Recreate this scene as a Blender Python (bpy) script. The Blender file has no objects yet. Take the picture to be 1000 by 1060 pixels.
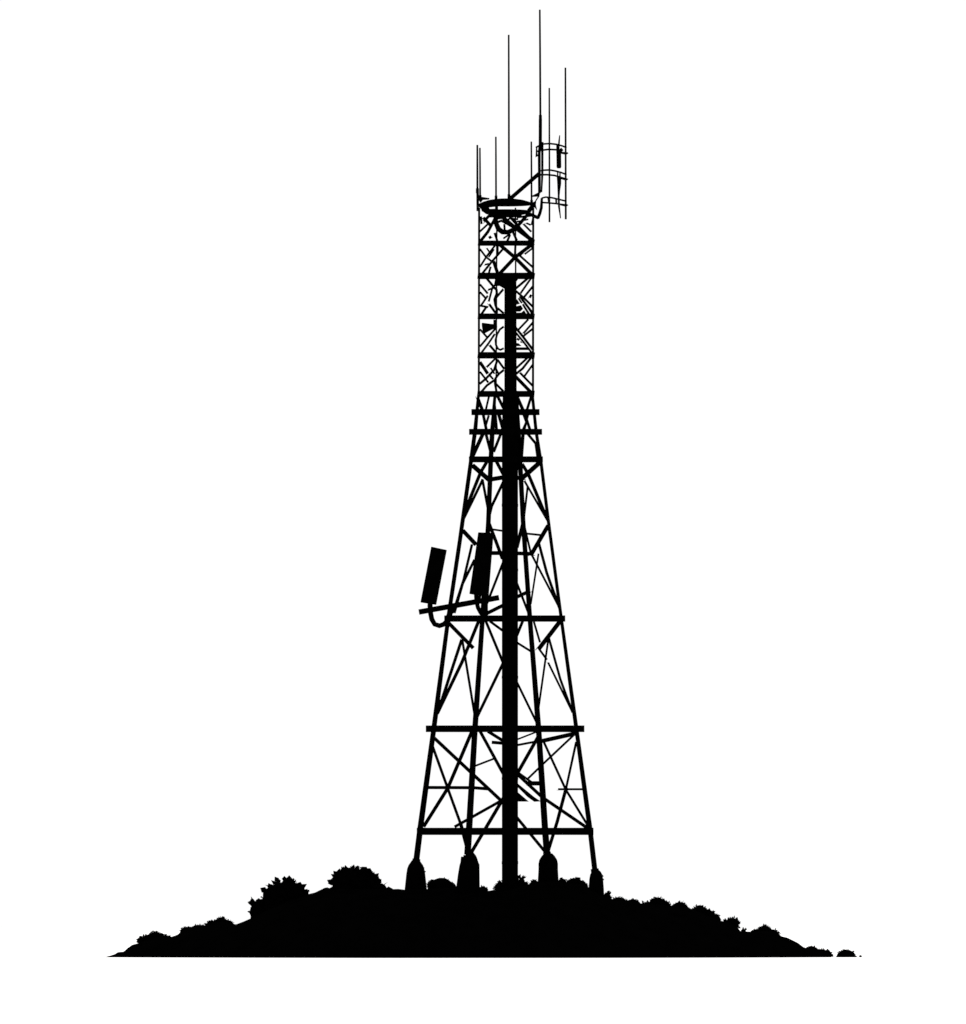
import bpy, math, random
from mathutils import Vector, noise
R = math.radians
sc = bpy.context.scene
COL = sc.collection
rng = random.Random(7)

# ------------------------------------------------------------------ scale and view
S = 18.0                 # photo pixels per metre at the tower's axis
D = 600.0                # camera stands 600 m away with a long lens
F = S * D
HY = 960.0               # photo row of the horizon
ZC = 1.72                 # eye height
def P(px, py, y=0.0):
    k = (D + y) / F
    return Vector(((px - 500.0) * k, y, ZC + (HY - py) * k))

# ------------------------------------------------------------------ materials
def mat(name, c, rough=0.9, var=0.3, scale=3.0, spec=0.0):
    m = bpy.data.materials.new(name); m.use_nodes = True
    nt = m.node_tree; b = nt.nodes['Principled BSDF']
    tc = nt.nodes.new('ShaderNodeTexCoord'); n = nt.nodes.new('ShaderNodeTexNoise')
    n.inputs['Scale'].default_value = scale; n.inputs['Detail'].default_value = 5
    r = nt.nodes.new('ShaderNodeValToRGB')
    r.color_ramp.elements[0].position = 0.3; r.color_ramp.elements[1].position = 0.7
    r.color_ramp.elements[0].color = (*[x * (1 - var) for x in c], 1)
    r.color_ramp.elements[1].color = (*[x * (1 + var) for x in c], 1)
    nt.links.new(tc.outputs['Object'], n.inputs['Vector'])
    nt.links.new(n.outputs['Fac'], r.inputs['Fac'])
    nt.links.new(r.outputs['Color'], b.inputs['Base Color'])
    b.inputs['Roughness'].default_value = rough
    b.inputs['Specular IOR Level'].default_value = spec
    return m
K = 0.0004
M_STEEL = mat('black_steel', (K, K, K), 0.9)
M_CONC = mat('black_concrete', (K, K, K), 1.0, scale=6)
M_LEAF = mat('black_foliage', (K, K, K), 1.0)
M_SOIL = mat('black_soil', (K, K, K), 1.0, scale=1)
M_WHITE = mat('white_ground', (0.9, 0.9, 0.9), 1.0, 0.02, 0.3)

# ------------------------------------------------------------------ mesh builder
STOUT = 0.62 / S         # every steel section is this much stouter than the thinnest rolled size
class MB:
    def __init__(s): s.v = []; s.f = []
    def add(s, vs, fs):
        o = len(s.v); s.v += [Vector(v) for v in vs]; s.f += [tuple(i + o for i in f) for f in fs]
    def bar(s, a, b, w, d=None, w2=None):
        """box section member; its broad side lies across the line of sight axis"""
        a = Vector(a); b = Vector(b); w2 = (w2 or w) + STOUT; w = w + STOUT; d = d or w * 0.8
        t = (b - a).normalized()
        u = t.cross(Vector((0, 1, 0)))
        if u.length < 1e-4: u = Vector((1, 0, 0))
        u.normalize(); n = t.cross(u).normalized()
        vs = []
        for p, ww in ((a, w), (b, w2)):
            for i, j in ((-1, -1), (1, -1), (1, 1), (-1, 1)):
                vs.append(p + u * (i * ww / 2) + n * (j * d / 2))
        s.add(vs, [(3, 2, 1, 0), (4, 5, 6, 7), (0, 1, 5, 4), (1, 2, 6, 5), (2, 3, 7, 6), (3, 0, 4, 7)])
    def angle(s, a, b, w):
        """steel angle (two thin flanges)"""
        a = Vector(a); b = Vector(b); t = (b - a).normalized(); w = w + STOUT
        u = t.cross(Vector((0, 1, 0))); u.normalize(); n = t.cross(u).normalized()
        th = w * 0.16
        prof = [(-w/2, 0), (w/2, 0), (w/2, th), (-w/2 + th, th), (-w/2 + th, w*0.9), (-w/2, w*0.9)]
        vs = [p + u * x + n * y for p in (a, b) for x, y in prof]
        s.add(vs, [(5, 4, 3, 2, 1, 0), (6, 7, 8, 9, 10, 11)] + [(i, (i+1) % 6, 6 + (i+1) % 6, 6 + i) for i in range(6)])
    def tube(s, pts, rad, n=8):
        pts = [Vector(p) for p in pts]
        if not isinstance(rad, (list, tuple)): rad = [rad] * len(pts)
        rad = [q + STOUT * 0.45 for q in rad]
        rings = []; pu = None
        for i, p in enumerate(pts):
            t = (pts[min(i+1, len(pts)-1)] - pts[max(i-1, 0)]).normalized()
            u = pu - t * pu.dot(t) if pu is not None else t.orthogonal()
            if u.length < 1e-5: u = t.orthogonal()
            u.normalize(); pu = u; w = t.cross(u)
            rings.append([p + (u * math.cos(2*math.pi*k/n) + w * math.sin(2*math.pi*k/n)) * rad[i] for k in range(n)])
        vs = [v for r in rings for v in r]; fs = []
        for i in range(len(rings) - 1):
            for k in range(n):
                fs.append((i*n + k, i*n + (k+1) % n, (i+1)*n + (k+1) % n, (i+1)*n + k))
        fs.append(tuple(range(n))[::-1]); fs.append(tuple((len(rings)-1)*n + k for k in range(n)))
        s.add(vs, fs)
    def lathe(s, c, prof, n=32, axis=None):
        """prof: (radius, height) pairs about c"""
        c = Vector(c); ax = Vector(axis or (0, 0, 1)).normalized()
        u = ax.orthogonal().normalized(); w = ax.cross(u)
        vs = []; fs = []
        for r, h in prof:
            for k in range(n):
                a = 2*math.pi*k/n
                vs.append(c + ax*h + (u*math.cos(a) + w*math.sin(a))*r)
        for i in range(len(prof)-1):
            for k in range(n):
                fs.append((i*n+k, i*n+(k+1) % n, (i+1)*n+(k+1) % n, (i+1)*n+k))
        fs.append(tuple(range(n))[::-1]); fs.append(tuple((len(prof)-1)*n+k for k in range(n)))
        s.add(vs, fs)
    def prism(s, poly, y0, y1):
        n = len(poly)
        vs = [P(x, y, y0) for x, y in poly] + [P(x, y, y1) for x, y in poly]
        s.add(vs, [tuple(range(n)), tuple(range(n, 2*n))[::-1]] + [(i, n+i, n+(i+1) % n, (i+1) % n) for i in range(n)])

def mesh_obj(name, mb, m, loc=Vector((0, 0, 0)), parent=None, smooth=False):
    me = bpy.data.meshes.new(name)
    me.from_pydata([tuple(v - loc) for v in mb.v], [], mb.f); me.update()
    me.materials.append(m)
    if smooth: me.polygons.foreach_set('use_smooth', [True]*len(me.polygons))
    o = bpy.data.objects.new(name, me); COL.objects.link(o)
    if parent is None: o.location = loc
    else: o.parent = parent
    return o
def tag(o, label=None, cat=None, group=None, kind=None):
    if label: o['label'] = label
    if cat: o['category'] = cat
    if group: o['group'] = group
    if kind: o['kind'] = kind
    return o
class Thing:
    def __init__(s, name, loc, label, cat, group=None):
        s.o = bpy.data.objects.new(name, None); COL.objects.link(s.o); s.o.location = loc
        s.o.empty_display_size = 0.2
        s.loc = Vector(loc); tag(s.o, label, cat, group)
    def part(s, name, mb, m=None, under=None, smooth=False):
        return mesh_obj(name, mb, m or M_STEEL, s.loc, under or s.o, smooth)
def single(name, mb, m, loc, label, cat, group=None, smooth=False):
    return tag(mesh_obj(name, mb, m, Vector(loc), None, smooth), label, cat, group)
px = 1.0 / S             # one photo pixel in metres

# ------------------------------------------------------------------ setting: ground and hill
g = MB(); g.add([(-9000, -900, 0), (9000, -900, 0), (9000, 15000, 0), (-9000, 15000, 0)], [(0, 1, 2, 3)])
tag(mesh_obj('ground', g, M_WHITE), kind='structure')

PROF = [(108, 991), (114, 989.3), (119, 987.7), (122, 985.6), (128, 985.2), (132, 981.5), (137, 978), (143, 976.5),
        (150, 973.5), (160, 970.5), (178, 969.6), (184, 967.5), (188, 963.5), (193, 962.6), (197, 960), (203, 959.3),
        (212, 958), (219, 955.5), (230, 954), (238, 955), (244, 957), (252, 954), (260, 950.5), (266, 947), (290, 935),
        (317, 926), (326, 924), (332, 921), (341, 920), (350, 920), (392, 920.5), (404, 920.6), (412, 920.2), (420, 921.2), (470, 919),
        (497, 919.5), (506, 922.3), (512, 921), (530, 920), (545, 915.7), (550, 914.5), (556, 912.5), (580, 912.5), (606, 917), (614, 922),
        (627, 928), (633, 931.5), (645, 932.5), (665, 935.4), (690, 937), (711, 939), (722, 943), (745, 953), (756, 955), (763, 959), (766, 963.6),
        (767, 964), (778, 964.5), (790, 963.5), (802, 964), (809, 969.3), (815, 970.6), (826, 976), (833, 981.4),
        (838, 982.5), (846, 983.3), (855, 985), (861, 991)]
def H(x):
    if x <= PROF[0][0] or x >= PROF[-1][0]: return 0.0
    for (x0, y0), (x1, y1) in zip(PROF, PROF[1:]):
        if x0 <= x <= x1:
            t = (x - x0) / (x1 - x0)
            return (991.0 - (y0 + t*(y1 - y0))) * px
def Wd(x):
    t = min(1.0, max(0.0, min((x - 108)/330.0, (861 - x)/330.0)))
    return 0.15 + 14.0 * math.sin(t*math.pi/2)**0.8
def hill_z(x, y):
    """x in photo columns, y in metres"""
    h = H(x); w = Wd(x); v = min(1, abs(y)/w)
    z = h * (1 - v**3)
    n = noise.fractal(Vector((x*px*0.5, y*0.5, 2.0)), 0.8, 2.1, 5) * 0.28
    return z - abs(n) * (1 - v) * min(1, h/1.0) * min(1.0, abs(y)/1.5)
hm = MB(); NV = 60
xs = [108 + 753*i/502 for i in range(503)]
for x in xs:
    for j in range(NV+1):
        v = -1 + 2*j/NV; y = v * Wd(x)
        hm.v.append(Vector(((x-500)*(D+y)/F, y, hill_z(x, y) - (0.02 if abs(v) == 1 else 0))))
n1 = NV + 1
for i in range(len(xs)-1):
    for j in range(NV):
        hm.f.append((i*n1+j, (i+1)*n1+j, (i+1)*n1+j+1, i*n1+j+1))
tag(mesh_obj('hill', hm, M_SOIL), kind='structure')

# ------------------------------------------------------------------ tower geometry
LEG = {'A': [(496, 222), (496, 405), (495, 412), (492, 445), (487.6, 477), (476, 560), (464, 640), (449, 755), (435, 858), (430.8, 892)],
       'B': [(514.4, 222), (514.4, 405), (512, 412), (509.6, 447), (508, 478), (505.6, 540), (499.5, 640), (491.5, 757), (485.5, 860), (484, 884)],
       'C': [(533.6, 222), (533.6, 405), (535, 412), (536.6, 447), (539, 490), (541.5, 540), (548.5, 640), (557.7, 757), (564.3, 860), (566.5, 886)],
       'D': [(552, 222), (552, 405), (551.3, 412), (555, 447), (560, 478), (568, 542), (581, 640), (597, 757), (611, 860), (616, 903)]}
def lx(n, y):
    L = LEG[n]
    if y <= L[0][1]: return L[0][0]
    for (x0, y0), (x1, y1) in zip(L, L[1:]):
        if y <= y1: return x0 + (x1-x0)*(y-y0)/(y1-y0)
    (x0, y0), (x1, y1) = L[-2], L[-1]
    return x0 + (x1-x0)*(y-y0)/(y1-y0)
def ld(n, y):                       # depth of a leg: square plan turned about 24 degrees
    if n == 'A': return (lx('C', y) - lx('B', y)) / 2 * px
    if n == 'D': return -(lx('C', y) - lx('B', y)) / 2 * px
    if n == 'B': return -(lx('D', y) - lx('A', y)) / 2 * px
    return (lx('D', y) - lx('A', y)) / 2 * px
def LP(n, y, dx=0): return P(lx(n, y) + dx, y, ld(n, y))
def FP(face, x, y):                 # a point on a face of the tower
    a, b = face; xa, xb = lx(a, y), lx(b, y)
    t = max(0.0, min(1.0, (x - xa) / (xb - xa)))
    t = 0.0 if t < 0.14 else 1.0 if t > 0.86 else t
    return P(x, y, ld(a, y) + t * (ld(b, y) - ld(a, y)))

base = P(525, 922, 0)
T = Thing('lattice_tower', base, 'tall black steel lattice tower with four splayed legs standing on the hilltop', 'tower')

for n in 'ABCD':
    m = MB(); ys = [y for _, y in LEG[n] if y >= 405]
    wid = lambda y: (3.8 + 2.0*max(0, (y-640)/250.0) + (0.6 if n in 'BC' else 0) - (0.9 if n == 'D' else 0)) if y > 415 else 2.6
    for y0, y1 in zip(ys, ys[1:]):
        m.bar(LP(n, y0 - 0.4), LP(n, y1 + 0.4), wid(y0)*px, None, wid(y1)*px)
    T.part('leg', m)
    m = MB(); m.bar(LP(n, 215), LP(n, 407.5), (1.7 if n in 'AD' else 1.0)*px)
    T.part('upper_leg', m)

def beams(y, w, ov, dyl=0, faces=('AC', 'BD', 'AB', 'CD')):
    for f in faces:
        a, b = f; pa = LP(a, y + (dyl if a == 'A' else 0)); pb = LP(b, y + (dyl if a == 'A' else 0))
        t = (pb - pa).normalized()
        e = ov if f in ('AC', 'BD') else 0
        ea = e if a == 'A' else 0; eb = e if b == 'D' else 0
        m = MB(); m.bar(pa - t*ea*px*1.09, pb + t*eb*px*1.09, (w+0.6)*px, 0.7*w*px)
        T.part('crossbeam', m)
for y, w, ov in ((251.7, 4.0, 0), (285.6, 5.2, 0), (327.5, 4.6, 0), (367.8, 5.2, 0), (407.8, 4.8, 0.5),
                 (426.6, 5.0, 5), (447.0, 4.8, 5.5), (475.5, 4.8, 1.8), (640.3, 5.2, 3.4), (754.4, 5.6, 7.5), (860.6, 6.2, 2.5)):
    beams(y, w, ov)

# ---- bracing of the splayed lower part: (face, points, width)
BR = [
 # under the straight upper mast
 ('AB', [(494.5, 412), (499.5, 425)], 3), ('AB', [(506.5, 409), (503, 424)], 1.6), ('AB', [(500, 428), (503.5, 445)], 2.6),
 ('AB', [(506, 430), (503, 440)], 1.8), ('AB', [(512, 420), (514, 444)], 2.5),
 ('BD', [(515, 410), (521, 422)], 2.6), ('BD', [(516, 428), (521, 445)], 3), ('BD', [(535, 410), (543, 428)], 3),
 ('CD', [(550, 410), (545, 426)], 2.2), ('CD', [(542, 429), (545, 437), (541, 446)], 2.2), ('CD', [(543.5, 429), (549, 446)], 2.4),
 ('CD', [(546.6, 429), (542.5, 446)], 2),
 # second stage
 ('AB', [(500, 449), (489.5, 472)], 3.4), ('AB', [(503, 449), (508, 468)], 2.6), ('BD', [(518.5, 449), (511, 468)], 2.4),
 ('CD', [(547, 450), (554.5, 459), (556.5, 473)], 2.2), ('CD', [(541.5, 449), (539.8, 473)], 3),
 # belt with diagonal knees
 ('AB', [(489.4, 482), (506.5, 497)], 4.4), ('BD', [(505.5, 496.7), (522, 494)], 4), ('BC', [(533, 494.5), (541, 495)], 3.8), ('CD', [(540, 495.5), (558.5, 479)], 4.4),
 ('AB', [(504, 478), (497.5, 489), (487, 515), (479, 538)], 3), ('AB', [(500, 496), (479, 539)], 2.3), ('AB', [(499.5, 497), (506, 531)], 2.2),
 ('BD', [(514, 478), (521, 491)], 3), ('BD', [(521, 499), (509, 524), (505.6, 538)], 2.4),
 ('CD', [(541, 481), (547, 491), (565, 534)], 3), ('CD', [(543, 498), (568, 541)], 1.7), ('CD', [(546.2, 504), (542.3, 537)], 1.7),
 # third stage
 ('AB', [(479.4, 549.5), (493, 564)], 3.8), ('AB', [(488.5, 564), (480, 600), (469, 634)], 2.2), ('AB', [(491, 580), (479, 604), (470.5, 634)], 2.3),
 ('BD', [(506, 541), (514, 562), (520, 578)], 3), ('BD', [(508, 547.8), (521, 549.6)], 1.5), ('BD', [(507, 572.5), (521, 572.5)], 3.6),
 ('BD', [(520.5, 583), (504, 625)], 2), ('BD', [(502, 636), (521, 626.5)], 3.2),
 ('BC', [(541, 543), (535, 567)], 3.2), ('CD', [(543, 545), (549.5, 572.5), (578.5, 628)], 1.7), ('CD', [(544.5, 552.3), (561, 554)], 1.6),
 ('CD', [(567.5, 544), (550, 574)], 3.8), ('BC', [(534, 572.8), (551, 573.3)], 3.4), ('CD', [(558, 563), (566, 593), (579, 629)], 2.4),
 ('CD', [(557.5, 573), (549.5, 625)], 1.4), ('BC', [(534, 601), (548, 637)], 2), ('BC', [(534, 618.5), (547, 612.5)], 3.2),
 # fourth stage
 ('AB', [(464.5, 645), (490, 671)], 3.4), ('AB', [(478, 662), (453, 738)], 2.7), ('AB', [(495.5, 643), (478, 686), (453, 738)], 3), ('AB', [(478.5, 662), (491.5, 741)], 2),
 ('BD', [(502.5, 642), (522, 689)], 2.3), ('AC', [(507, 643), (522, 654)], 2.1), ('BD', [(522, 684), (494, 742)], 2.5),
 ('CD', [(580, 643), (558, 671.5)], 4), ('AC', [(541.5, 642), (535, 658)], 2.5), ('CD', [(552.5, 643), (559, 665)], 1.7), ('AC', [(534, 664.5), (550, 674.5)], 1.8),
 ('CD', [(557.5, 671), (566.2, 683)], 1.7), ('CD', [(567.5, 686), (592.5, 737)], 1.6), ('CD', [(567.5, 658), (580, 703), (592.5, 737)], 2), ('CD', [(568, 659), (557.5, 733)], 1.6),
 ('AC', [(534, 704), (556.5, 750)], 1.9),
 # fifth stage
 ('AC', [(448.5, 763), (519.5, 829.5)], 3.1), ('AB', [(448, 773), (463.5, 816), (478, 856)], 2.4), ('AB', [(489, 756), (463.5, 816), (439, 855)], 3.2),
 ('BD', [(497, 757), (521.5, 802)], 2.8), ('BD', [(505, 757), (521, 767)], 2.8), ('BD', [(509, 768.4), (521, 769.4)], 2.8), ('BD', [(491.5, 793), (511.5, 785.3)], 1.5),
 ('AC', [(441.5, 815.2), (490, 815.4), (505, 816.6)], 2.8), ('BD', [(470.5, 856), (519.5, 828.5)], 2.5), ('BC', [(487, 884), (519.5, 829), (558, 761)], 3.2),
 ('AB', [(477, 853), (483, 876)], 3.2),
 ('AC', [(534, 766), (557, 757)], 1.2), ('AC', [(534, 771.6), (553, 768)], 1.8), ('CD', [(560, 767.3), (597, 759)], 3.8), ('CD', [(595, 760), (562, 791)], 1.7), ('AC', [(561, 792), (545, 807.5)], 1.7),
 ('CD', [(562, 766), (585.5, 817), (610, 857)], 2), ('CD', [(596.5, 768), (585.8, 817)], 1.9), ('CD', [(586, 816), (577, 850), (566.5, 884)], 3),
 ('BD', [(534, 800), (561, 825), (610, 858.5)], 2.9), ('AC', [(534, 798), (550, 809.5)], 1.8), ('AC', [(545, 810.9), (560, 810.9)], 4), ('CD', [(578, 817), (604, 817)], 1.6),
 ('AC', [(534, 845), (566.5, 884.5)], 2.7),
]
for f, pts, w in BR:
    m = MB(); w3 = w * px
    P3 = [FP(f, *p) for p in pts]
    for a, b in zip(P3, P3[1:]):
        if len(P3) > 2:
            t = (b-a).normalized() * w3 * 0.22; m.bar(a - t, b + t, w3, 0.5*w3)
        else: m.angle(a, b, w3)
    T.part('brace', m)

# ---- bracing of the straight upper mast
UB = [
 # stage under the platform
 ('AB', [(497, 239.5), (505, 232)], 1.5), ('AB', [(497.5, 249.5), (505, 240), (512.5, 226)], 2.5), ('AB', [(500.5, 225.5), (509, 234.5)], 2.8), ('AB', [(501, 229), (508.5, 221)], 2.4), ('BD', [(506, 223.6), (540, 223.4)], 2.6), ('AC', [(514, 226), (522, 225)], 2.2), ('BD', [(523, 229), (528, 226), (536, 227)], 1.4),
 ('BD', [(516, 221), (531, 234), (552, 249.5)], 3.6), ('BD', [(525, 221), (540, 238), (552, 249.8)], 2.4), ('BD', [(548, 220), (536, 234)], 2.8),
 ('CD', [(542, 232), (550, 240)], 1.5), ('CD', [(545, 231), (549.5, 233)], 1.3), ('AB', [(512, 241), (515, 250)], 1.8), ('BD', [(528, 243), (525, 250)], 1.8), ('BD', [(531, 240), (535, 249)], 2),
 ('AC', [(535, 225), (552, 223)], 1.6), ('AC', [(533, 230), (547, 227)], 1.2), ('CD', [(552, 226), (550.5, 233)], 1.8), ('AB', [(498, 224), (498.5, 232)], 1.6),
 ('AC', [(521, 247), (528, 242)], 1.3), ('AC', [(506, 246.5), (508.5, 245)], 2.4),
 # second stage: the bold cross
 ('BD', [(517, 253), (533, 266.5), (549.5, 283)], 3.2), ('AC', [(517, 283.5), (533, 266.5), (552, 252)], 3.2),
 ('AB', [(497, 258), (503, 266), (509, 270.5)], 1.5), ('AB', [(512.5, 254), (504, 265), (497, 276)], 1.5), ('AC', [(520, 258.5), (509, 271), (498.5, 284)], 1.8), ('AB', [(511, 270.5), (515.5, 284)], 3),
 ('AB', [(515.2, 254), (515.2, 263)], 1.6), ('CD', [(538.5, 265), (552, 277)], 1.7), ('CD', [(552, 256.5), (543.5, 263)], 1.2), ('CD', [(545, 258), (539, 264)], 1.2),
 ('AB', [(504, 257), (508, 263)], 1.1), ('AB', [(511.5, 258), (506, 266)], 1.1), ('BC', [(533.6, 253), (533, 266)], 1.8), ('BC', [(533.8, 270), (533.8, 283)], 1.1),
 ('AB', [(508, 276), (506, 283)], 1.6), ('AB', [(502, 274), (506, 273)], 1.2),
 # third stage
 ('AB', [(497, 294.5), (505, 304)], 1.6), ('AB', [(504.5, 289), (512, 298)], 2), ('AB', [(510, 297), (506, 312)], 1.5), ('AB', [(497, 302.5), (503, 309)], 1.6), ('AB', [(505, 306), (497.5, 317)], 1.5),
 ('AC', [(521, 299.5), (512, 310)], 1.8), ('AC', [(521.5, 324.5), (515, 319)], 1.7), ('AB', [(506.5, 315), (513, 324)], 2), ('AB', [(504, 317), (498, 326)], 1.8), ('AB', [(497.5, 316.5), (505.5, 318)], 1.6),
 ('AB', [(505.5, 300), (511, 298)], 1.4),
 ('CD', [(549, 286), (533, 299.5)], 1.8), ('CD', [(550.5, 287), (539, 303.5)], 1.5), ('CD', [(552, 296), (543, 307)], 1.6), ('BD', [(532, 299.5), (543, 309), (552, 318)], 1.8), ('CD', [(550, 305), (548.5, 308)], 1.8),
 ('BD', [(538, 306.5), (552, 325)], 2),
 # fourth stage
 ('AB', [(497, 341), (505, 350)], 1.6), ('AC', [(513.5, 339.5), (505, 349), (497, 358.5)], 1.6), ('AC', [(512, 346), (506, 355), (498.5, 365)], 1.6), ('AB', [(507, 357.5), (513, 364.5)], 2), ('AB', [(512.5, 331), (512.5, 337)], 3),
 ('BD', [(532, 337), (541, 348), (552, 362.5)], 2), ('BD', [(532, 342), (542, 354), (551, 366)], 1.6), ('CD', [(547, 330.5), (537, 341)], 1.5), ('CD', [(552, 333.5), (542, 345)], 1.5), ('CD', [(552, 340), (542.5, 347.5)], 1.5),
 # fifth stage
 ('AB', [(497, 375), (505, 387)], 2.8), ('AB', [(497, 385), (505.5, 396)], 1.6), ('AB', [(513, 371), (504, 380)], 1.5), ('AC', [(515, 372), (511.5, 383), (503, 392), (497, 397)], 1.9), ('AC', [(515.5, 373), (522, 382)], 1.8),
 ('AC', [(512.5, 393), (504, 399), (498, 406)], 1.9), ('AC', [(512, 396), (521, 405)], 1.9), ('AB', [(507, 388.5), (510.5, 392.5)], 1.6), ('AB', [(513, 381), (516, 387)], 1.6), ('AB', [(508, 381), (512, 387)], 1.3),
 ('CD', [(546.5, 370), (533, 382.5)], 1.7), ('CD', [(550, 370), (541, 381.5), (533, 388)], 1.9), ('CD', [(551.5, 377.5), (542.5, 390)], 1.5), ('BD', [(532, 388), (550, 406.5)], 3), ('CD', [(538.5, 386), (552, 400)], 1.8),
]
for f, pts, w in UB:
    m = MB(); w3 = w*px; P3 = [FP(f, *p) for p in pts]
    for a, b in zip(P3, P3[1:]):
        if len(P3) > 2:
            t = (b-a).normalized()*w3*0.22; m.bar(a - t, b + t, w3, 0.5*w3)
        else: m.angle(a, b, w3)
    T.part('lattice_bar', m)

# ---- solid plates between the members
for poly, f in (([(532, 312), (535.2, 309.6), (538.2, 314.4), (532, 316.2)], -0.6), ([(532, 317.6), (539.2, 315.9), (541.6, 319.7), (538.6, 322.6), (532, 322.6)], -0.6), ([(532, 323.7), (539.5, 323.6), (542.6, 321), (544.6, 324.4), (532, 324.5)], -0.6),
                ([(535.9, 309.2), (537.4, 308), (541.2, 313.4), (539.4, 314.4)], -0.6), ([(540.2, 315.4), (542, 314.2), (548.6, 324.4), (545.6, 324.4)], -0.6), ([(541.8, 312.8), (543.4, 314.4), (551, 324.4), (549.4, 324.4)], -0.6),
                ([(532, 343), (536.5, 347.5), (532, 347)], -0.5), ([(532, 354.5), (537, 355.4), (540, 358.2), (532, 358.4)], -0.5),
                ([(535.5, 349.5), (538.5, 351), (537, 353), (534.6, 351.6)], -0.5), ([(539, 352.5), (541.5, 355.5), (538.5, 354.6)], -0.5),
                ([(532, 359.5), (546, 359.5), (548, 362.4), (532, 362.4)], -0.5),
                ([(536, 811), (553, 825), (560, 829.6), (553, 830), (546, 825), (536, 815)], 1.2),
                ([(536, 820), (547.5, 829.8), (536, 829.8)], 1.2),
                ([(541, 251), (552.4, 246), (552.4, 258)], -0.75),
                ([(513, 286), (524, 283), (524, 300), (517, 296), (511, 296.5)], -0.7),
                ([(532.5, 283), (540, 284), (533.5, 293)], -0.7)):
    m = MB(); m.prism(poly, f - 0.06, f + 0.06); T.part('gusset_plate', m)

# ---- central column
def zr(y): return P(528.3, y, 0).z
m = MB(); c = P(527.9, 935, 0)
m.lathe((c.x, 0, 0), [(8.35*px, zr(940)), (8.35*px, zr(500)), (8.3*px, zr(447)), (7.6*px, zr(414)), (7.5*px, zr(409)), (5.8*px, zr(404)), (5.75*px, zr(286))], 40)
col = T.part('central_column', m, smooth=False)
for y in (893, 806, 701, 590, 523):
    m = MB(); m.lathe((c.x, 0, 0), [(8.05*px, zr(y+1.6)), (8.6*px, zr(y+1.4)), (8.6*px, zr(y-1.4)), (8.05*px, zr(y-1.6))], 40); T.part('flange', m, under=col)

# ---- round platform at the top
cp = P(524, 214, 0); cx0 = cp.x
def zz(y): return P(524, y, 0).z
m = MB(); m.lathe((cx0, 0, 0), [(24*px, zz(211.4)), (27.5*px, zz(211.9)), (29*px, zz(211.6)), (28*px, zz(210.8)), (24*px, zz(209.0)), (18*px, zz(207.2)), (10*px, zz(206.0)), (1*px, zz(205.6))], 48)
plat = T.part('platform', m)
m = MB(); m.lathe((cx0, 0, 0), [(17*px, zz(222.2)), (21*px, zz(221.4)), (24.5*px, zz(218.9)), (24.5*px, zz(218.2))], 48); T.part('lower_ring', m, under=plat)
for k in range(10):
    a = 2*math.pi*(k+0.5)/10 + 0.2
    m = MB(); dx, dy = math.cos(a), math.sin(a)
    if dx > -0.45: continue
    m.bar(Vector((cx0 + dx*24*px, dy*24*px, zz(218.4))), Vector((cx0 + dx*26.5*px, dy*26.5*px, zz(211.6))), 2.0*px); T.part('post', m, under=plat)
m = MB(); m.prism([(494, 212.2), (500, 209.6), (513, 210.5), (513, 214), (501.5, 215.3), (507, 216.2), (515, 216), (515, 218), (503, 221.6)], -0.5, 0.5); T.part('bracket', m, under=plat)
m = MB(); m.prism([(545.5, 217), (549, 212.5), (554.5, 212.3), (552, 216), (549, 220.5)], -0.4, 0.4); T.part('bracket', m, under=plat)
m = MB(); m.bar(P(514, 212, -1.3), P(514, 218, -1.25), 2.6*px); T.part('post', m, under=plat)

# ---- curved ring stiffener seen below the platform
# ------------------------------------------------------------------ things fixed to the tower
# microwave horn and drum
d = (P(514.5, 337.3, -0.9) - P(499.8, 339.8, -1.0)); ml = P(499.8, 339.8, -1.0)
t = Thing('microwave_dish', P(507, 346, -0.95), 'small black cone-shaped dish in the left of the upper mast beside the column', 'dish antenna')
m = MB(); m.lathe(ml, [(5.4*px, 0), (5.7*px, 0.6*px), (5.2*px, 2.4*px), (3.4*px, 8*px), (1.6*px, d.length)], 28, axis=d.normalized()); t.part('reflector', m)
m = MB(); m.bar(P(512.6, 331, -0.9), P(512.6, 339, -0.9), 2.4*px); t.part('bracket', m)
t = Thing('dipole_loop', P(523, 241, -1.0), 'bowl-shaped black dish hanging just below the round platform', 'dish antenna')
m = MB(); m.tube([P(512.5, 221, -1.0), P(513.5, 231, -1.0), P(516, 237, -1.0), P(520, 240, -1.0), P(526, 240.4, -1.0), P(532, 237.5, -1.0), P(537, 232, -1.0)], [1.8*px, 2.3*px, 2.6*px, 2.6*px, 2.3*px, 2.2*px, 1.6*px], 10)
t.o.name = 'bowl_dish'; t.part('rim', m)
m = MB(); m.tube([P(515, 230, -0.9), P(519, 228.5, -0.9), P(524, 231, -0.9), P(530, 234.5, -0.9), P(537, 235, -0.9)], 1.1*px, 8); t.part('rib', m)
m = MB(); m.tube([P(522, 232, -1.0), P(522.5, 238.5, -1.0)], 0.9*px, 6); m.tube([P(527, 229.5, -1.0), P(519, 223, -1.0)], 1.1*px, 6); t.part('feed_arm', m)
def cat_tube(pts, y, r):
    m = MB(); m.tube([P(a, b, y) for a, b in pts], r*px, 8); return m
single('cable', cat_tube([(521.5, 338), (517.5, 341), (514.6, 346), (513, 352), (513.4, 357), (515.5, 361), (518, 362.2), (521.5, 360.5)], -0.5, 0.85), M_STEEL, P(517, 362, -0.5),
       'black cable bowed in an open loop beside the central column', 'cable')
single('cable', cat_tube([(511, 297), (514, 300), (514.3, 304), (512, 310), (512.8, 315), (514.4, 320), (514, 326)], -0.9, 1.15), M_STEEL, P(514, 326, -0.9),
       'wavy black cable above the cone-shaped dish, left of the column top', 'cable')
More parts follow.
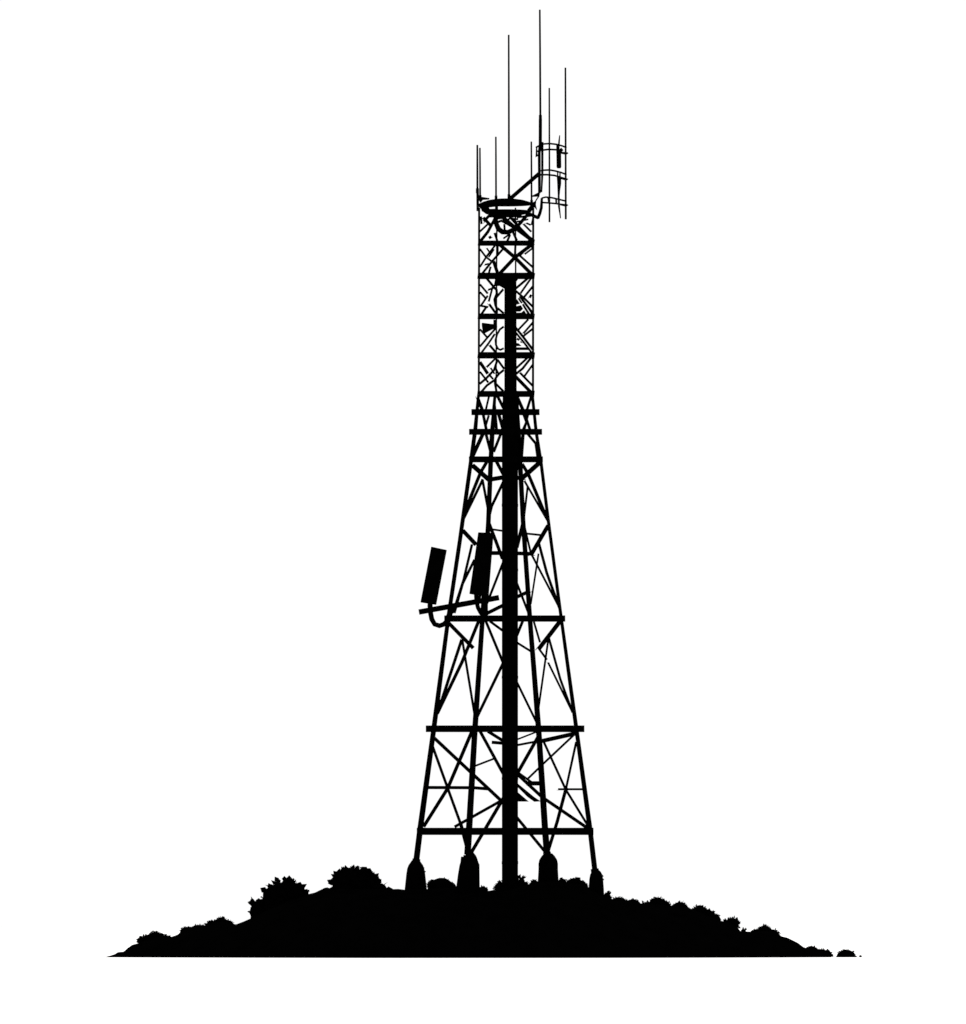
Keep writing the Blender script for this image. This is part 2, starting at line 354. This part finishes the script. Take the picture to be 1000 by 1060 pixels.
single('cable', cat_tube([(521.5, 383), (516.5, 387), (513, 391.5), (512.4, 397), (513.2, 401), (514, 406)], -0.9, 1.0), M_STEEL, P(514, 406, -0.9),
       'black cable curving down to the base of the upper mast', 'cable')

# panel antennas on their slanting arm
ya = -3.6
arm = Thing('antenna_outrigger', P(475, 626, ya), 'slanting black arm on the left side of the tower carrying two panel antennas', 'antenna mount')
m = MB(); m.bar(P(433.6, 633.6, ya), P(516.6, 618.6, ya), 4.9*px); arm.part('crossbar', m)
m = MB(); m.tube([P(445.2, 622, ya-.3), P(445.4, 633, ya-.3), P(447, 641, ya-.3), P(450, 646.2, ya-.3), P(455, 647.8, ya-.3), P(459.5, 646.2, ya-.2), P(463, 643, ya-.1)], 2.4*px, 10); arm.part('hook_bracket', m)
m = MB(); m.tube([P(492.8, 614, ya-.3), P(493.2, 622, ya-.3), P(494.8, 629, ya-.3), P(497.5, 634, ya-.3), P(501, 638.5, ya-.2)], 2.0*px, 10); arm.part('hook_bracket', m)
m = MB(); m.bar(P(502.4, 614, ya+.2), P(502.6, 638, ya+.2), 4.6*px); arm.part('upright', m)
m = MB(); m.bar(P(468.5, 628, ya+.3), P(461.5, 646, ya+.3), 5.2*px); arm.part('clamp', m)
m = MB(); m.bar(P(499.8, 634, ya+.1), LP('B', 640), 3*px); m.bar(P(464.5, 637, ya+.3), LP('A', 641), 3*px); arm.part('standoff', m)
def panel(corn, top, label, y0):
    # corn: top-left, top-right, bottom-right, bottom-left
    tl, tr, br, bl = [Vector(q) for q in corn]
    t = Thing('panel_antenna', P((bl.x+br.x)/2, (bl.y+br.y)/2, y0), label, 'panel antenna', 'panel antennas on the slanting arm')
    m = MB(); m.prism([tuple(q) for q in (tl, tr, br, bl)], y0 - 0.22, y0 + 0.12)
    b = t.part('housing', m)
    bv = b.modifiers.new('bevel', 'BEVEL'); bv.width = 0.03; bv.segments = 2
    m = MB()
    for q in (0.2, 0.8):
        c = tl.lerp(bl, q).lerp(tr.lerp(br, q), 0.5); m.bar(P(c.x-2, c.y, y0+0.2), P(c.x+2, c.y+.4, y0+0.2), 3*px, 0.2)
    t.part('rear_clamp', m)
    m = MB(); c = bl.lerp(br, 0.55); m.tube([P(c.x, c.y-1, y0), P(c.x-0.4, c.y+3, y0)], 1.2*px, 8); t.part('connector', m)
panel([(446.4, 565.8), (462.6, 569.3), (451.6, 626.2), (435.2, 623.6)], 0, 'leaning black panel antenna at the outer left end of the slanting arm', ya - 0.35)
panel([(495, 551), (511, 551.6), (505.8, 618.2), (485.8, 614.8)], 0, 'upright black panel antenna close to the tower leg on the slanting arm', ya - 0.35)

# whip antennas on the platform
def whip(x, y0, y1, w, label, d=0.0, x1=None, foot=True, group='whip antennas on top of the tower'):
    t = Thing('whip_antenna', P(x, y1, d), label, 'antenna', group)
    x1 = x1 or x
    m = MB(); h = [y0, y0 + 0.4*(y1-y0), y1]
    m.tube([P(x1, y0, d), P((x+x1)/2, h[1], d), P(x, y1, d)], [w*0.42*px, w*0.48*px, w*0.52*px], 8); t.part('rod', m)
    if foot:
        m = MB(); m.tube([P(x, y1-5, d), P(x, y1, d)], w*0.85*px, 8); t.part('base_mount', m)
whip(526.9, 36, 206, 1.5, 'tall thin whip antenna rising from the middle of the round platform', 0.0, 526.6)
whip(513.5, 141.5, 207.5, 1.4, 'short whip antenna standing on the platform just left of the tall middle whip', 0.0, 513.3)
whip(494.2, 150, 200, 1.6, 'leftmost whip antenna, the taller of the close pair at the platform edge', -0.1, 494.1)
whip(497.1, 153, 207, 1.4, 'second whip from the left, the shorter of the close pair at the platform edge', 0.5, 496.8, )
whip(550.3, 146.5, 212, 1.4, 'short whip antenna on the right edge of the platform, behind the diagonal strut', 0.5, 550)
t = Thing('antenna_bracket', P(494.4, 218.5, -0.1), 'short thick black bracket clamped to the left edge of the platform', 'bracket')
m = MB(); m.bar(P(494.4, 198, -0.1), P(494.6, 218.5, -0.1), 2.2*px); t.part('upright', m)
m = MB(); m.prism([(495, 203.2), (507, 205), (506, 206.6), (500, 207), (497.5, 210), (495, 206.5)], -0.15, 0.1); t.part('wedge', m)

# side cage with its pole and strut
cg = Thing('antenna_cage', P(560, 226, 0), 'black ring cage on a pole off the right side of the platform', 'antenna mount')
m = MB(); m.tube([P(559.4, 123, 0), P(559.3, 150, 0), P(558.2, 158, 0), P(558.4, 200, 0)], [1.5*px, 1.5*px, 1.25*px, 1.2*px], 10); cg.part('pole', m)
m = MB(); m.tube([P(561.4, 147, 0.1), P(561.4, 180, 0.1), P(560.6, 199, 0.1)], [1.0*px, 0.95*px, 0.5*px], 8); cg.part('conduit', m)
m = MB(); m.bar(P(527.8, 206, 0), P(558.5, 179.3, 0), 3.4*px); cg.part('strut', m)
m = MB(); m.prism([(549.8, 203), (558.5, 198.5), (559, 201.5), (556.8, 203.6), (549.8, 203.9)], -0.08, 0.08); cg.part('bracket', m)
m = MB(); m.prism([(557.5, 202), (559, 202.5), (555.2, 208.2), (554.8, 212), (556.2, 218), (553, 214.5), (549.6, 215.5), (550.3, 210), (553.5, 208.4)], -0.08, 0.08); cg.part('bracket', m)
m = MB(); m.bar(P(547, 221, 0), P(557.4, 225.6, 0), 2.8*px); m.tube([P(556.6, 226.2, 0), P(558.8, 221, 0), P(560.4, 215, 0), P(560.9, 205, 0)], [1.4*px, 1.4*px, 1.3*px, 1.0*px], 8); cg.part('lower_arm', m)
def arc(pts, sgn, w):
    m = MB(); c0, r0 = 571.0, 16.5; P3 = []
    # refine
    q = []
    for (x0, y0), (x1, y1) in zip(pts, pts[1:]):
        for k in range(5): q.append((x0 + (x1-x0)*k/5, y0 + (y1-y0)*k/5))
    q.append(pts[-1])
    for x, y in q:
        P3.append(P(x, y, sgn * math.sqrt(max(0.0, r0*r0 - (x-c0)**2)) * px))
    m.tube(P3, w*0.5*px, 8); cg.part('hoop', m)
arc([(555.2, 152.4), (559, 150.3), (563, 149.0), (569, 148.6), (576, 149.4), (582, 151), (586, 152.6)], -1, 1.4)
arc([(555.6, 156.8), (560, 155.6), (568, 154.6), (576, 155), (578, 157.6), (587.4, 158.5)], 1, 1.4)
arc([(558, 177.2), (562, 176.2), (569, 175.9), (575, 177), (581, 178.6), (586, 180.6)], -1, 1.4)
arc([(558, 181), (566, 180.8), (574, 181.6), (580, 183.4), (587, 185.6)], 1, 1.4)
arc([(561, 205), (565, 204), (571, 204.6), (578, 206.2), (586, 208.2)], -1, 1.3)
arc([(561, 209.6), (568, 210), (576, 210.8), (580, 211.4), (587, 212.2)], 1, 1.3)
for y, s in ((158.4, 0.2), (185.2, 0.8), (212.1, 0.2)):
    m = MB(); m.prism([(580, y-1.0-s), (586.5, y-1.0), (588.6, y+0.2), (586, y+2.0), (580, y+0.8-s)], -0.1, 0.1); cg.part('end_clamp', m)
m = MB(); m.prism([(554.8, 152), (556.3, 152), (556.2, 159), (557.3, 161.3), (554.3, 163)], -0.06, 0.06); cg.part('end_clamp', m)
m = MB(); m.bar(P(575.6, 205.5, 0.6), P(576, 211.4, 0.6), 1.4*px); m.bar(P(567.5, 205, 0.6), P(568.4, 210.5, 0.6), 1.3*px); cg.part('spacer', m)
m = MB(); m.bar(P(577.2, 149.5, -0.5), P(577.2, 158, -0.5), 2.2*px); m.prism([(578.5, 155), (581, 152.6), (583.4, 155.4), (581, 157.8)], -0.5, -0.35); cg.part('spacer', m)
whip(559.4, 10, 124, 1.6, 'tallest whip antenna, on top of the pole of the ring cage', 0.0, 558.8)
whip(568.8, 91, 230, 1.3, 'whip antenna running down through the middle of the ring cage', -0.93, 568.6, foot=False)
whip(585.7, 70, 227, 1.5, 'rightmost whip antenna, along the outer right edge of the ring cage', -0.2, 585.3, foot=False)
t = Thing('dipole_antenna', P(578.6, 174, -0.8), 'thick black stick antenna in the upper half of the ring cage, with a thin tip', 'antenna', 'stick antennas in the ring cage')
m = MB(); m.tube([P(578.4, 155, -.8), P(578.4, 156, -.8), P(578.6, 173, -.8), P(578.6, 174.2, -.8)], [1.6*px, 2.3*px, 2.3*px, 1.5*px], 12); t.part('body', m)
m = MB(); m.tube([P(579.4, 140, -.8), P(578.8, 146, -.8), P(578.2, 156, -.8)], [0.25*px, 0.6*px, 0.7*px], 8); t.part('tip', m)
t = Thing('dipole_antenna', P(580, 226, -0.8), 'black stick antenna in the lower half of the ring cage, tapering to a tail', 'antenna', 'stick antennas in the ring cage')
m = MB(); m.tube([P(578.4, 182, -.8), P(578.7, 184, -.8), P(578.9, 190, -.8), P(578.5, 197, -.8), P(578.3, 204, -.8)], [1.7*px, 2.1*px, 1.9*px, 1.2*px, 0.7*px], 12); t.part('body', m)
m = MB(); m.tube([P(578.3, 203, -.8), P(578.7, 214, -.8), P(580.3, 226, -.8)], [0.8*px, 0.8*px, 0.25*px], 8); t.part('tail', m)
m = MB(); m.bar(P(577.3, 178, -.8), P(577.3, 183, -.8), 0.9*px); m.bar(P(579.7, 178.6, -.8), P(579.7, 183, -.8), 0.9*px); t.part('collar', m)

# ------------------------------------------------------------------ footings
def footing(n, cx, prof, label, square=False):
    d = ld(n, 900)
    t = Thing('concrete_footing', P(cx, 922, d), label, 'footing', 'footings under the tower legs')
    c = P(cx, 930, d); m = MB()
    if square:
        ring = []
        for (hw, off, y) in prof:
            z = P(cx, y, d).z; x = P(cx + off, y, d).x
            ring += [Vector((x + sx*hw*px, d + sy*hw*px, z)) for sx, sy in ((-1, -1), (1, -1), (1, 1), (-1, 1))]
        k = len(prof)
        m.add(ring, [(3, 2, 1, 0), tuple(4*(k-1) + i for i in range(4))] + [(4*i+j, 4*i+(j+1) % 4, 4*i+4+(j+1) % 4, 4*i+4+j) for i in range(k-1) for j in range(4)])
    else:
        m.lathe((c.x, d, 0), [(r*px, P(cx, y, d).z) for r, y in prof], 20)
    t.part('pier', m, M_CONC)
    m = MB(); y0 = prof[-1][-1] if square else prof[-1][1]
    m.tube([P(lx(n, y0+3), y0 + 3, d), P(lx(n, y0 - 1.5), y0 - 1.5, d)], 4.0*px, 12); t.part('leg_socket', m)
    return t
ft = footing('A', 430.4, [(12.5, 938), (11.6, 920), (10, 905), (9, 899), (7.6, 895.5), (4, 890.5)], 'round-shouldered footing under the leftmost tower leg')
m = MB(); m.prism([(437, 897), (439.6, 898.2), (438.4, 900.6), (441, 902), (439.6, 904), (440, 908), (436, 906)], ld('A', 900)-.2, ld('A', 900)+.2); ft.part('chipped_edge', m, M_CONC)
ft = footing('B', 484.4, [(12.6, 0, 938), (12.2, 0, 920), (11.1, 0.9, 905), (10.2, 1.7, 895), (9.3, 1.6, 893), (8.6, 1.2, 889.5), (8.0, 0.9, 886.8)], 'broad square footing under the second tower leg from the left', True)
m = MB(); m.prism([(481.5, 888), (482.5, 879), (488, 879.5), (493, 886), (493.4, 889.5), (492.5, 892)], ld('B', 900)-.35, ld('B', 900)+.35); ft.part('cap', m, M_CONC)
footing('C', 567.5, [(11.5, 930), (11, 912), (10.3, 900), (10.3, 894), (9.4, 890), (6.8, 886), (4.2, 883.4)], 'dome-topped footing under the third tower leg from the left')
ft = footing('D', 617.2, [(8.6, 938), (8, 920), (7.2, 910), (6.4, 905.5), (4.8, 902.4), (3, 900.8)], 'narrow rounded footing under the rightmost tower leg')
m = MB(); m.prism([(620, 902), (622.5, 904), (625, 907), (623.4, 908.4), (625.6, 910.5), (624, 912), (620, 911)], ld('D', 900)-.2, ld('D', 900)+.2); ft.part('chipped_edge', m, M_CONC)

# ------------------------------------------------------------------ shrubs
def ellipsoid(m, c, r, amp, seed, n=2):
    nu, nv = 28, 18; vs = []; fs = []
    for j in range(nv+1):
        th = math.pi*j/nv
        for i in range(nu):
            ph = 2*math.pi*i/nu
            d = Vector((math.sin(th)*math.cos(ph), math.sin(th)*math.sin(ph), math.cos(th)))
            k = 1 + amp*noise.fractal(d*2.3 + Vector((seed, seed*1.7, 0)), 0.7, 2.0, 4)
            vs.append(c + Vector((d.x*r.x, d.y*r.y, d.z*r.z))*k)
    for j in range(nv):
        for i in range(nu):
            fs.append((j*nu+i, (j+1)*nu+i, (j+1)*nu+(i+1) % nu, j*nu+(i+1) % nu))
    m.add(vs, fs)
def shrub(lobes, y, leaf, dens, label, name='shrub', cat='shrub', group='shrubs on the hilltop', amp=0.06, core=0.93):
    """lobes: (cx, cy, rx, ry) in photo pixels at depth y"""
    x0 = sum(l[0] for l in lobes)/len(lobes)
    base = Vector((P(x0, 0, y).x, y, hill_z(x0, y)))
    t = Thing(name, base, label, cat, group)
    m = MB(); rr = random.Random(int(x0*13)); L = []
    for i, (cx, cy, rx, ry) in enumerate(lobes):
        c = P(cx, cy, y); r = Vector((rx*px, (rx*0.5 + ry*0.5)*px*0.95, ry*px)); L.append((c, r))
        ellipsoid(m, c, r*core, amp, rr.random()*50)
    s = leaf*px
    for c, r in L:
        area = 4*math.pi*((r.x*r.z + r.x*r.y + r.y*r.z)/3)
        for k in range(int(area/(s*s)*dens)):
            d = Vector((rr.gauss(0, 1), rr.gauss(0, 1), rr.gauss(0, 1))).normalized()
            if d.z < -0.35: continue
            clump = 0.5 + 0.5*noise.noise(d*4 + c)
            f = rr.uniform(0.82, 0.95) + 0.05*clump + (0.05 if rr.random() < 0.12 else 0)
            p = c + Vector((d.x*r.x, d.y*r.y, d.z*r.z))*f
            o = (d + Vector((rr.gauss(0, .6), rr.gauss(0, .6), rr.gauss(0, .6)))).normalized()
            sd = o.cross(Vector((rr.gauss(0, 1), rr.gauss(0, 1), rr.gauss(0, 1)))).normalized()
            l = s*rr.uniform(0.7, 1.25); w = l*(rr.uniform(0.26, 0.38) if leaf < 5.5 else rr.uniform(0.36, 0.52))
            nrm = o.cross(sd)*l*0.1
            m.add([p - o*l*0.25, p + o*l*0.3 + sd*w + nrm, p + o*l*0.85, p + o*l*0.3 - sd*w + nrm], [(0, 1, 2), (0, 2, 3)])
    t.part('foliage', m, M_LEAF)
    # short stems that carry the crown
    m = MB()
    for c, r in L:
        for k in range(3):
            a = rr.uniform(0, 6.28); q = Vector((c.x + math.cos(a)*r.x*0.3, c.y + math.sin(a)*r.y*0.3, c.z + r.z*0.3))
            b = Vector((c.x*0.7 + base.x*0.3 + rr.uniform(-.1, .1), y + rr.uniform(-.1, .1), min(c.z - r.z*0.2, hill_z(500 + c.x*F/(D+y), y)) - 0.1))
            m.tube([b, b.lerp(q, 0.5) + Vector((rr.uniform(-.05, .05), 0, 0)), q], [0.06, 0.045, 0.02], 6)
    t.part('stem', m, M_LEAF)
    return t
shrub([(161, 972.5, 9, 8.2), (151, 975, 9, 6.8), (169, 972, 9.5, 4.2)], 0.3, 2.6, 2.0, 'low shrub at the far left foot of the hill', core=0.945)
shrub([(196, 964, 10, 5), (206, 961, 8, 4)], 0.0, 2.0, 1.0, 'small flat shrub between the far left shrub and the rounded one', core=0.945)
shrub([(229, 957.5, 8.5, 8), (221, 959, 9, 6.2), (236, 957.5, 6.5, 5)], 0.2, 2.4, 1.8, 'rounded low shrub left of the large lopsided bush', core=0.945)
shrub([(296, 934, 22.5, 23.5), (283, 936, 12, 20), (268, 944, 10, 12.5), (308, 930, 12, 13)], -0.5, 7.6, 1.5, 'large spiky bush with a lobe on its left, leftmost of the two big bushes', amp=0.16, core=0.91)
shrub([(366, 920, 22.5, 23), (356, 918, 13, 16), (380, 919, 13, 17), (392, 921, 9, 7.5)], -0.4, 6.8, 1.5, 'large round spiky bush nearest the left footing, rightmost of the two big bushes', amp=0.15, core=0.91)
shrub([(338, 925, 6.5, 6.3), (345, 923.5, 6, 5.5)], 0.0, 2, 0.5, 'low smooth shrub in the dip between the two big bushes', core=0.99, amp=0.03)
shrub([(457, 922, 13.5, 13.6), (467, 921, 6, 8)], 1.2, 2.4, 0.35, 'smooth dome shrub between the two left footings', core=0.99, amp=0.03)
shrub([(445.5, 917, 3.6, 5.5)], 0.6, 3.6, 2.5, 'tiny sprig beside the leftmost footing', 'sprig', 'plant')
shrub([(500, 922, 5.5, 4.6)], -2.0, 2.2, 1.2, 'small low plant at the right foot of the square footing', core=0.945)
shrub([(518, 919, 6.5, 6.5)], -0.9, 3.4, 2.0, 'small leafy shrub at the left foot of the central column')
shrub([(540, 915, 4.5, 8), (537.5, 919, 5, 6)], -0.8, 5.0, 3.0, 'upright leafy sprig at the right foot of the central column', 'sprig', 'plant', core=0.8)
shrub([(553, 915, 4.2, 4.6)], 2.0, 2.2, 1.2, 'tiny shrub at the left foot of the dome-topped footing', core=0.945)
shrub([(582, 915, 5.2, 6)], 2.0, 2.2, 1.2, 'small round shrub at the right foot of the dome-topped footing', core=0.945)
shrub([(595, 921, 12, 12.4), (603, 922, 7, 9)], 0.8, 3.0, 1.6, 'wide rounded shrub between the two right footings', core=0.945)
shrub([(628.5, 930, 4.5, 6.5)], 0.0, 3.8, 2.0, 'small pointed shrub at the right foot of the rightmost footing')
G2 = 'shrubs down the right slope'
shrub([(641, 936, 9.5, 7.4)], 0.2, 2.6, 1.3, 'first shrub of the right slope, low and flat near the rightmost footing', group=G2, core=0.945)
shrub([(655, 938, 9, 7.2)], 0.0, 2.4, 1.0, 'second shrub down the right slope, smooth and low', group=G2, core=0.98)
shrub([(681, 938.5, 8.5, 9.8), (671, 940, 8.5, 6.8), (688, 938.5, 6, 6.5)], 0.2, 3.2, 1.8, 'third shrub down the right slope, highest crest with a torn edge', group=G2, core=0.96)
shrub([(704, 941, 8.5, 7.6)], -0.2, 2.6, 1.6, 'fourth shrub down the right slope, round with a steep right side', group=G2, core=0.945)
shrub([(724, 946, 8, 9.5), (733, 949, 8, 7.5)], 0.1, 3.0, 1.6, 'fifth shrub down the right slope, long and sloping', group=G2, core=0.945)
shrub([(741, 953, 5.2, 7)], 0.1, 2.8, 1.6, 'sixth shrub down the right slope, small knob beside the long one', group=G2, core=0.945)
shrub([(759, 957.5, 6, 7.6), (753, 957, 5, 5.2)], 0.0, 3.4, 2.2, 'ragged shrub halfway down the right slope with a loose leafy right edge', group=G2)
shrub([(769.5, 966, 3.2, 5)], 0.0, 2.6, 1.8, 'tiny pointed shrub in the dip of the right slope', group=G2)
shrub([(791.5, 966, 7.5, 8.4), (784.5, 968, 7, 6.6), (799, 967, 8, 5.2)], 0.0, 3.0, 1.8, 'rounded bristly shrub on the lower right slope', group=G2, core=0.945)
shrub([(840, 984.5, 6.5, 5.2), (834, 985, 4, 4)], 0.0, 2.0, 1.4, 'tiny shrub near the right end of the hill', group=G2, core=0.945)
shrub([(850, 988, 8, 5.6), (856, 988.5, 5.5, 5)], 0.0, 2.4, 2.0, 'ragged low shrub at the right tip of the hill', group=G2, core=0.95)
shrub([(876, 991.5, 10.6, 8.6)], 0.0, 2.6, 1.1, 'small dome shrub standing alone beyond the right tip of the hill', group='lone plants right of the hill', core=0.98, amp=0.03)
m = MB(); ellipsoid(m, P(890.8, 990.0, 0), Vector((1.5, 1.5, 1.2))*px, 0.2, 3.0)
single('pebble', m, M_SOIL, P(890.8, 990.6, 0), 'tiny black stone on the white ground at the far right', 'stone')

# ------------------------------------------------------------------ light: blank white overcast sky and a soft sun
w = bpy.data.worlds.new('World'); sc.world = w; w.use_nodes = True
bg = w.node_tree.nodes['Background']; bg.inputs['Color'].default_value = (1, 1, 1, 1); bg.inputs['Strength'].default_value = 1.02
sun = bpy.data.lights.new('sun', 'SUN'); sun.energy = 2.2; sun.angle = R(12); sun.color = (1, 0.97, 0.93)
so = bpy.data.objects.new('sun', sun); COL.objects.link(so); so.rotation_euler = (R(-35), R(15), 0)

# ------------------------------------------------------------------ camera
cam = bpy.data.cameras.new('camera'); co = bpy.data.objects.new('camera', cam); COL.objects.link(co)
co.location = (0, -D, ZC); co.rotation_euler = (R(90), 0, 0)
cam.sensor_fit = 'HORIZONTAL'; cam.sensor_width = 36; cam.lens = F/1000*36
cam.shift_y = (HY - 530)/1000.0
cam.clip_start = 1; cam.clip_end = 40000
sc.camera = co
sc.view_settings.view_transform = 'Standard'; sc.view_settings.look = 'None'
sc.view_settings.exposure = 0; sc.view_settings.gamma = 1
